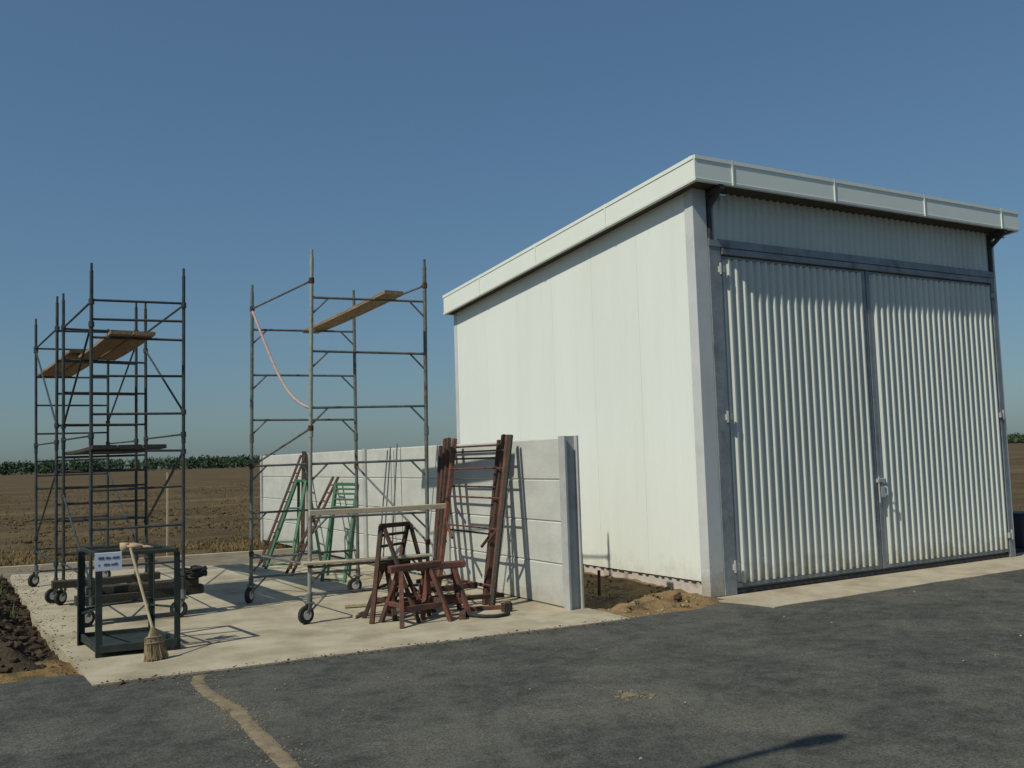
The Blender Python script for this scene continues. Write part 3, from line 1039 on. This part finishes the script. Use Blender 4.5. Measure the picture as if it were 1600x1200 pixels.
# ------------------------------------------------------------------ frames leaning on the concrete wall
def lean_frame(name, label, cat, feet, tops, rungs, wd, dp, m, group=None, rw=.03, knees=()):
    """two stiles with rungs at fractions of their length"""
    t = thing(name, tuple((Vector(feet[0]) + Vector(feet[1])) / 2), label, cat, group)
    for a, b in zip(feet, tops):
        MB().bar(a, b, wd, dp, up=(1, 0, 0)).build('stile', m, t)
    for k in rungs:
        p, q = Vector(feet[0]).lerp(Vector(tops[0]), k), Vector(feet[1]).lerp(Vector(tops[1]), k)
        MB().tube([p, q], rw * .5, 8).build('rung', m, t)
    for (k0, k1, s_) in knees:
        p = Vector(feet[s_]).lerp(Vector(tops[s_]), k0)
        q = Vector(feet[s_]).lerp(Vector(tops[s_]), k1).lerp(Vector(feet[1 - s_]).lerp(Vector(tops[1 - s_]), k1), .17)
        MB().bar(p, q, .03, .03).build('gusset', m, t)
    return t


lean_frame('rusty_trestle', 'tall rusty steel frame leaning on the concrete wall, left and inner of the pair', 'trestle',
           ((-2.30, 2.72, 0), (-2.30, 1.30, 0)), ((-1.80, 3.25, 1.99), (-1.80, 1.60, 1.99)), (.10, .40, .68, .86, .94), .07, .06, 'rust', 'rusty frames leaning on the concrete wall', .024,
           ((.42, .32, 0), (.42, .32, 1), (.66, .58, 0)))
lean_frame('rusty_trestle', 'tall rusty steel frame leaning on the concrete wall, outermost and nearest the wall end', 'trestle',
           ((-2.42, 2.34, 0), (-2.36, 1.03, 0)), ((-1.875, 2.83, 1.98), (-1.88, 1.36, 1.98)), (.12, .44, .62, .80, .91), .06, .055, 'red_oxide', 'rusty frames leaning on the concrete wall', .022,
           ((.46, .36, 0), (.46, .36, 1)))
for k_, (y_, lb_) in enumerate(((4.95, 'nearest'), (5.22, 'middle'), (5.34, 'farthest'))):
    prop(MB().tube([(-1.98 - .03 * k_, y_ - .05, 0), (-1.795, y_ + .03, 1.98 - .05 * k_)], .012, 8).build('steel_rod', 'scaffold_steel'), 'thin grey steel rod leaning on the concrete wall, ' + lb_ + ' of three', 'rod', 'steel rods leaning on the wall')
for k_, (a_, b_, lb_) in enumerate((((-2.36, 2.50, 0), (-1.845, 3.06, 2.0), 'dark pole leaning between the two left stiles of the rusty frames'),
                                   ((-2.22, 2.86, 0), (-1.80, 3.42, 1.90), 'leftmost dark pole leaning on the wall beside the rusty frames'),
                                   ((-2.20, 1.50, 0), (-1.795, 1.74, 1.93), 'dark pole leaning just left of the right stiles of the rusty frames'))):
    prop(MB().bar(a_, b_, .05, .05, up=(1, 0, 0)).build('leaning_pole', 'rust'), lb_, 'pole')
# slim brown pole beside them
prop(MB().bar((-1.97, 9.30, 0), (-1.81, 9.62, 1.95), .07, .06).build('leaning_pole', 'rust'), 'upright brown pole leaning on the concrete wall beside the longer brown ladder', 'pole')
prop(MB().bar((-2.40, .96, 0), (-1.89, 1.28, 1.98), .045, .04).build('leaning_pole', 'plank_dark'), 'slim dark wooden pole leaning on the concrete wall beside the rusty frames', 'pole')

# far corner: two brown lattice ladders and the green trestles
def lattice(name, label, foot, top, sep, m, group):
    t = thing(name, foot, label, 'ladder', group)
    f, tp, sp = Vector(foot), Vector(top), Vector(sep)
    for o in (Vector((0, 0, 0)), sp):
        MB().bar(f + o, tp + o, .04, .035).build('stile', m, t)
    n = 11
    for i in range(1, n):
        k = i / n
        MB().tube([f.lerp(tp, k), f.lerp(tp, k) + sp], .012, 8).build('rung', m, t)
    return t


gL = 'brown ladders leaning on the far end of the concrete wall'
lattice('ladder', 'longer brown ladder leaning on the far left end of the concrete wall', (-3.25, 7.65, 0), (-1.80, 9.85, 1.87), (-.02, -.33, 0), 'rust', gL)
lattice('ladder', 'shorter brown ladder leaning on the concrete wall behind the green ladder-topped trestle', (-3.24, 6.10, 0), (-1.80, 7.95, 1.45), (-.01, -.30, 0), 'rust', gL)


def trestle(name, label, feet, tops, spread, m, rungs, cat='trestle', group=None, wd=.045, top_panel=()):
    """folding A-frame: front frame with rungs, rear frame hinged at the top"""
    t = thing(name, tuple((Vector(feet[0]) + Vector(feet[1])) / 2), label, cat, group)
    sp = Vector(spread)
    for a, b in zip(feet, tops):
        MB().bar(a, b, wd, wd * .8).build('front_leg', m, t)
        MB().bar(Vector(a) + sp, Vector(b) + sp * .06 - Vector((0, 0, .01)), wd * .85, wd * .7).build('rear_leg', m, t)
    MB().bar(tops[0], tops[1], wd, wd).build('top_bar', m, t)
    for k in rungs:
        MB().tube([Vector(feet[0]).lerp(Vector(tops[0]), k), Vector(feet[1]).lerp(Vector(tops[1]), k)], wd * .32, 8).build('rung', m, t)
    p = [Vector(feet[i]).lerp(Vector(tops[i]), .16) + sp * .84 for i in (0, 1)]
    MB().tube(p, wd * .3, 8).build('rear_rung', m, t)
    return t


trestle('green_trestle', 'green steel trestle with a ladder top standing by the concrete wall', ((-3.09, 4.83, 0), (-2.88, 4.46, 0)), ((-2.755, 5.10, 1.39), (-2.55, 4.74, 1.38)),
        (.30, .62, 0), 'green_paint', (.02, .10, .76, .84, .90, .95))
trestle('green_trestle', 'green trestle half hidden among the brown ladders farther back', ((-3.30, 7.05, 0), (-2.98, 6.75, 0)), ((-2.66, 7.35, 1.42), (-2.55, 7.20, 1.42)),
        (.62, .25, 0), 'green_paint', (.05, .3, .55, .68), wd=.05)

# rusty trestle and red saw horses near the slab's front
trestle('steel_trestle', 'dark brown steel trestle behind the red saw horses', ((-3.84, .98, 0), (-3.42, 1.50, 0)), ((-3.60, 1.26, 1.0), (-3.12, 1.62, .98)), (.42, -.28, 0), 'rust', (.35, .58, .78, .90), wd=.05)


def saw_horse(label, c, yaw, ln, h, m, sp=.30):
    t = thing('saw_horse', (*c, 0), label, 'saw horse', 'red oxide saw horses')
    R = Matrix.Rotation(yaw, 4, 'Z')
    def g(x, y, z): return R @ Vector((x, y, z)) + Vector((*c, 0))
    MB().bar(g(-ln / 2 - .06, 0, h), g(ln / 2 + .06, 0, h + .012), .085, .075, ch=.01).build('beam', m, t)
    for ex in (-1, 1):
        for ey in (-1, 1):
            MB().bar(g(ex * (ln / 2 + .05), ey * sp, 0), g(ex * (ln / 2 - .06), ey * .03, h - .03), .05, .045).build('leg', m, t)
        MB().bar(g(ex * (ln / 2 + .0), -sp * .62, h * .36), g(ex * (ln / 2 + .0), sp * .62, h * .36), .035, .05).build('end_brace', m, t)
    for ey in (-1, 1):
        MB().bar(g(-ln / 2, ey * sp * .66, h * .30), g(ln / 2, ey * sp * .66, h * .30), .03, .06).build('side_brace', m, t)
    return t


saw_horse('red-brown saw horse standing foremost on the slab, its legs splayed', (-3.42, .78), math.radians(4), .48, .575, 'red_oxide', .24)
saw_horse('dull red saw horse just behind the foremost one, pushed against the rusty frames', (-3.00, 1.02), math.radians(-14), .42, .53, 'red_oxide', .24)
saw_horse('rust-brown saw horse half under the scaffold tower, behind the other two', (-3.45, 1.30), math.radians(28), .40, .56, 'rust', .22)
# bits lying by the saw horses
gl_ = 'steel offcuts lying by the saw horses'
prop(MB().bar((-2.98, .56, .03), (-2.78, .92, .035), .07, .06).build('steel_offcut', 'red_oxide'), 'short red steel offcut on the slab beside the foremost saw horse', 'steel offcut', gl_)
prop(MB().bar((-2.95, 1.55, .20), (-2.30, 1.50, .21), .05, .06).build('steel_offcut', 'red_oxide'), 'pinkish steel bar resting low against the feet of the rusty frames', 'steel offcut', gl_)
prop(MB().bar((-2.95, 1.78, .28), (-2.36, 1.86, .30), .04, .04).build('steel_offcut', 'rust'), 'thin dark steel bar propped low behind the pinkish bar', 'steel offcut', gl_)
prop(MB().bar((-2.90, 1.22, .13), (-2.16, 1.10, .12), .05, .05).build('steel_offcut', 'rust'), 'rusty bar lying low across the feet of the leaning frames', 'steel offcut', gl_)
prop(MB().bar((-2.72, 1.05, .022), (-2.20, .86, .022), .06, .045).build('steel_offcut', 'red_oxide'), 'reddish bar flat on the slab between saw horse and wall', 'steel offcut', gl_)
ho = [(-2.86, .74, .02), (-2.80, .60, .02), (-2.74, .48, .02), (-2.64, .42, .02), (-2.52, .44, .02), (-2.44, .50, .02)]
prop(MB().tube(ho, .020, 8).build('hose_piece', 'rubber', smooth=True), 'short curved black hose lying on the slab by the wall end', 'hose')
bb = thing('wooden_block', (-2.33, .70, 0), 'small brown wooden block standing at the foot of the leaning frames', 'block')
MB().box((-2.40, .66, 0), (-2.30, .74, .10), .006).build('block', 'plank_dark', bb)
MB().box((-2.39, .667, .10), (-2.31, .733, .125), .004).build('cap', 'plank', bb)
prop(MB().bar((-3.88, 1.40, .025), (-3.62, 1.66, .03), .035, .03).build('timber_offcut', 'plank_pale'), 'pale timber offcut lying under the castor scaffold tower', 'timber offcut')
prop(MB().bar((-3.70, 2.20, .03), (-3.05, 2.02, .03), .09, .04).build('timber_offcut', 'plank_pale'), 'short pale board lying flat behind the saw horses', 'timber offcut')

# ------------------------------------------------------------------ small things in the earth strip and round about
prop(MB().tube([(-.06, 2.62, .02), (-.06, 2.62, .36), (-.065, 2.64, .42), (-.08, 2.69, .445), (-.10, 2.78, .45), (-.12, 2.95, .45)], .022, 10).build('bent_pipe', 'zinc', smooth=True),
     'bent pale pipe coming out of the ground by the white shed wall', 'pipe')
prop(MB().bar((-.88, 1.0, -.05), (-.87, 1.0, .30), .03, .03).build('marker_stake', 'rust'), 'short dark stake stuck in the earth between concrete wall and shed', 'stake')
prop(MB().lump((-.43, .06, .03), .055, 5, .8, 2).build('stone', 'rust'), 'dark stone on the earth strip near the shed corner', 'stone')
prop(MB().bar((-4.16, 10.95, -.1), (-4.15, 10.95, 1.62), .04, .035).build('marker_post', 'plank_pale'), 'pale wooden post standing at the edge of the field behind the scaffold', 'post')
prop(MB().lump((-6.47, -.20, -.03), .06, 2, .6, 2).build('soil_clod', 'clod'), 'dark clod of soil at the front left corner of the slab', 'clod')

# dark bin past the right corner of the shed
bn = thing('waste_bin', (7.6, .9, 0), 'dark blue bin just past the right corner of the shed', 'bin')
k = 20
vs = []
for r_, z in ((.24, 0), (.27, .02), (.29, .52), (.305, .53), (.305, .56), (.28, .565)):
    for j in range(k):
        a = 2 * math.pi * j / k
        vs.append((7.22 + r_ * math.cos(a), .62 + r_ * math.sin(a), z))
MB().add(vs, [(i * k + j, i * k + (j + 1) % k, (i + 1) * k + (j + 1) % k, (i + 1) * k + j) for i in range(5) for j in range(k)] + [tuple(range(k))[::-1], tuple(range(5 * k, 6 * k))]).build('body', 'dark_blue', bn)
for s_ in (-1, 1):
    MB().tube([(7.22 + s_ * .30, .56, .40), (7.22 + s_ * .34, .56, .43), (7.22 + s_ * .34, .68, .43), (7.22 + s_ * .30, .68, .40)], .01, 6).build('handle', 'dark_steel', bn)

# sand trail and the small patch on the asphalt
ct = [(-5.86, -.30), (-5.93, -.52), (-5.955, -.80), (-5.94, -1.10), (-5.90, -1.40), (-5.885, -1.62), (-5.91, -1.95), (-5.925, -2.30), (-5.93, -2.70), (-5.94, -3.15), (-5.96, -3.7), (-6.0, -4.4), (-6.05, -5.2)]
rows = []
N = 120
for i in range(N + 1):
    f = i / N * (len(ct) - 1)
    j = min(int(f), len(ct) - 2)
    x = ct[j][0] + (ct[j + 1][0] - ct[j][0]) * (f - j)
    y = ct[j][1] + (ct[j + 1][1] - ct[j][1]) * (f - j)
    wl = .074 + .040 * noise.noise(Vector((y * 1.7, 1, 0))) + .020 * noise.noise(Vector((y * 5.3, 5, 0)))
    wr = .068 + .040 * noise.noise(Vector((y * 1.4, 9, 0))) + .020 * noise.noise(Vector((y * 6.1, 2, 0)))
    for u in (-1, -.75, -.35, 0, .35, .75, 1):
        xx = x + (wl if u < 0 else wr) * u
        rows.append((xx, y, ASZ - .003 + .008 * (1 - abs(u) ** 2) + .0015 * noise.noise(Vector((xx * 20, y * 20, 0)))))
MB2 = MB().add(rows, [(i * 7 + j, i * 7 + j + 1, (i + 1) * 7 + j + 1, (i + 1) * 7 + j) for i in range(N) for j in range(6)])
prop(MB2.build('sand_trail', 'sand', smooth=True), kind='stuff')
grn = MB()
for i in range(900):
    f = random.uniform(0, len(ct) - 1.001)
    j = int(f)
    x = ct[j][0] + (ct[j + 1][0] - ct[j][0]) * (f - j) + random.gauss(0, .075)
    y = ct[j][1] + (ct[j + 1][1] - ct[j][1]) * (f - j)
    grn.lump((x, y, ASZ + .002), random.uniform(.003, .010), i, .5, 1)
prop(grn.build('sand_grains', 'sand'), kind='stuff')
peb = MB()
for i in range(90):
    x, y = random.uniform(-8.5, 7), -.9 - abs(random.gauss(0, 2.6))
    peb.lump((x, y, ASZ + .003), random.choice((.005, .006, .007, .009, .014)) * random.uniform(.7, 1.2), i, .6, 1)
prop(peb.build('pebbles', 'stone'), kind='stuff')
crm = MB()
for i in range(260):
    x = -6.88 + abs(random.gauss(0, .14))
    y = random.uniform(.3, 8.6)
    crm.lump((x, y, .002), random.choice((.004, .005, .007, .011)) * random.uniform(.7, 1.2), i, .55, 1)
for i in range(500):
    k_ = random.random()
    x, y = -6.67 + 5.1 * k_, -.15 - .37 * k_ + random.gauss(-.02, .05)
    crm.lump((x, y, (.002 if y > -.15 - .37 * k_ else ASZ + .002)), random.choice((.004, .005, .007, .012)) * random.uniform(.6, 1.2), i, .55, 1)
prop(crm.build('soil_crumbs', 'clod'), kind='stuff')
sp = MB()
for i in range(46):
    a, r_ = random.uniform(0, 6.28), abs(random.gauss(0, .07))
    sp.lump((-3.45 + r_ * math.cos(a) * 1.1, -2.98 + r_ * math.sin(a), ASZ + .004), random.uniform(.008, .026), i, .5, 1)
prop(sp.build('sand_spill', 'sand'), kind='stuff')


# ------------------------------------------------------------------ street lamp just outside the picture; its shadow falls on the asphalt
lp = thing('street_lamp', (-8.97, -5.52, ASZ), 'tall grey street lamp with curved arm left of the viewer, seen by its shadow', 'street lamp')
lb = Vector((-8.97, -5.52, ASZ))
MB().tube([lb, lb + Vector((0, 0, 1.0)), lb + Vector((0, 0, 4.7))], .065, 14, .042).build('pole', 'lamp_grey', lp, True)
MB().box((lb.x - .14, lb.y - .14, ASZ), (lb.x + .14, lb.y + .14, ASZ + .02), .004).build('base_plate', 'lamp_grey', lp)
MB().tube([lb + Vector((0, 0, 4.6)), lb + Vector((.02, -.01, 5.0)), lb + Vector((.09, -.02, 5.35)), lb + Vector((.22, -.05, 5.62)), lb + Vector((.40, -.08, 5.78)), lb + Vector((.55, -.10, 5.84))], .032, 12).build('arm', 'lamp_grey', lp, True)
hdv = []
k = 16
d0 = Vector((.97, -.12, .10)).normalized()
s0 = Vector((.12, .99, 0))
u0 = d0.cross(s0)
c0 = lb + Vector((.50, -.09, 5.82))
for (t_, rx, rz) in ((0, .035, .03), (.05, .055, .04), (.13, .078, .05), (.24, .085, .052), (.34, .07, .042), (.40, .035, .024)):
    for j in range(k):
        a = 2 * math.pi * j / k
        hdv.append(c0 + d0 * t_ + s0 * rx * math.cos(a) + u0 * rz * math.sin(a))
lh = MB().add(hdv, [(i * k + j, i * k + (j + 1) % k, (i + 1) * k + (j + 1) % k, (i + 1) * k + j) for i in range(5) for j in range(k)] + [tuple(range(k))[::-1], tuple(range(5 * k, 6 * k))]).build('lamp_head', 'lamp_grey', lp, True)
lq = c0 + d0 * .21 - Vector((0, 0, .058))
MB().box((lq.x - .10, lq.y - .05, lq.z - .012), (lq.x + .10, lq.y + .05, lq.z + .02), .006).build('lens', 'lens_glass', lh)


# ------------------------------------------------------------------ loose stuff: clods, stones, grass
cl = MB()
for i in range(1700):
    x = -6.95 - abs(random.gauss(0, 1.1))
    y = random.uniform(.75, 8.9)
    if random.random() < .15: x = -6.9 + random.uniform(-.05, .14)
    z = mound_z(x, y)
    cl.lump((x, y, z + .01), random.choice((.012, .015, .02, .025, .03, .04, .05, .07)) * random.uniform(.7, 1.2), i, .75, 1)
prop(cl.build('soil_clods', 'clod'), kind='stuff')

stn = MB()
for i in range(420):
    if i < 200:
        x, y = random.uniform(-6.9, -5.9) - random.uniform(0, .1), random.uniform(6.5, 10.6)
        z = 0
    elif i < 250:
        x, y = random.uniform(-6.85, -6.3), random.uniform(2.2, 7)
        z = 0
    else:
        x, y = random.uniform(-1.4, -.1), random.uniform(-.35, 3)
        z = bank_z(x, y)
    stn.lump((x, y, z + .006), random.uniform(.006, .020), i, .7, 1)
prop(stn.build('rubble', 'stone'), kind='stuff')


def tuft(mb, x, y, z, h, n, spread):
    for _ in range(n):
        a = random.uniform(0, 6.28)
        l = random.uniform(.5, 1) * h
        o = Vector((math.cos(a), math.sin(a), 0))
        b = Vector((x, y, z)) + o * random.uniform(0, spread * .3)
        t = b + o * spread * random.uniform(.2, 1) + Vector((0, 0, l))
        s_ = Vector((-o.y, o.x, 0)) * random.uniform(.004, .009) * (1 + h)
        mid = b.lerp(t, .55) + Vector((0, 0, l * .12))
        mb.add([b - s_, b + s_, mid + s_ * .7, mid - s_ * .7, t], [(0, 1, 2, 3), (3, 2, 4)])


gr = MB()
for i in range(15000):
    if i < 5200:
        x = random.uniform(-14, 4)
        y = 10.0 - .15 * x + .2 + abs(random.gauss(0, 1.6))
    else:
        y = 11 + 75 * random.random() ** 1.7
        x = EYE.x + (y - EYE.y) * random.uniform(-.16, .62) + random.uniform(-3, 3)
    if noise.noise(Vector((x * .35, y * .35, 2))) < -.15: continue
    tuft(gr, x, y, -.08, random.uniform(.05, .15) * (1 + y * .012), 5, .14 * (1 + y * .02))
for i in range(500):
    x, y = random.uniform(6.5, 16), random.uniform(1, 25)
    tuft(gr, x, y, -.08, random.uniform(.08, .24), 7, .13)
prop(gr.build('dry_grass', 'dry_grass'), kind='stuff')
we = MB()
for i in range(520):
    x = -7.0 - abs(random.gauss(0, .9))
    y = random.uniform(.7, 3.4) if i < 400 else random.uniform(3, 9)
    if noise.noise(Vector((x * 1.2, y * 1.2, 8))) < 0: continue
    tuft(we, x, y, mound_z(x, y) - .01, random.uniform(.07, .20), 9, .12)
for i in range(60):
    x, y = random.uniform(-1.4, -.05), random.uniform(-.3, 2.4)
    tuft(we, x, y, bank_z(x, y) - .01, random.uniform(.03, .08), 6, .06)
prop(we.build('weeds', 'weed'), kind='stuff')
fc = MB()
for i in range(2200):
    x, y = random.uniform(-22, 8), random.uniform(10.9, 34)
    fc.lump((x, y, -.06), random.uniform(.03, .11), i, .6, 1)
for i in range(250):
    x, y = random.uniform(6.8, 16), random.uniform(1, 20)
    fc.lump((x, y, -.06), random.uniform(.03, .11), i, .6, 1)
prop(fc.build('field_clods', 'field_clod'), kind='stuff')

# ------------------------------------------------------------------ far wood along the horizon
wd_ = MB()
for i in range(1900):
    az = math.radians(random.uniform(-28, 88))           # measured from +Y towards +X
    D = random.uniform(690, 800)
    cx, cy = EYE.x + D * math.sin(az), EYE.y + D * math.cos(az)
    f = .5 + .5 * noise.noise(Vector((az * 5, 0, 0)))
    H = (9.5 + 2.5 * f) * random.uniform(.9, 1.08)
    H *= .82
    if az > math.radians(45): H *= .7
    Rw = random.uniform(2.2, 4.2)
    for _ in range(60):
        u = Vector((random.gauss(0, 1), random.gauss(0, 1), random.gauss(0, 1))).normalized() * random.uniform(.45, 1.05)
        c = Vector((cx + u.x * Rw, cy + u.y * Rw, H * .5 + u.z * H * .5))
        if c.z < 0: c.z = random.uniform(0, 1.5)
        s_ = random.uniform(.9, 1.7)
        vs = [c + Vector((random.uniform(-1, 1), random.uniform(-1, 1), random.uniform(-1, 1))) * s_ for _ in range(3)]
        wd_.add(vs, [(0, 1, 2)])
me = bpy.data.meshes.new('distant_wood')
me.from_pydata([tuple(v) for v in wd_.v], [], wd_.f)
me.materials.append(MATS['leaf_far'])
wo = bpy.data.objects.new('distant_wood', me)
COL.objects.link(wo)
prop(wo, kind='stuff')
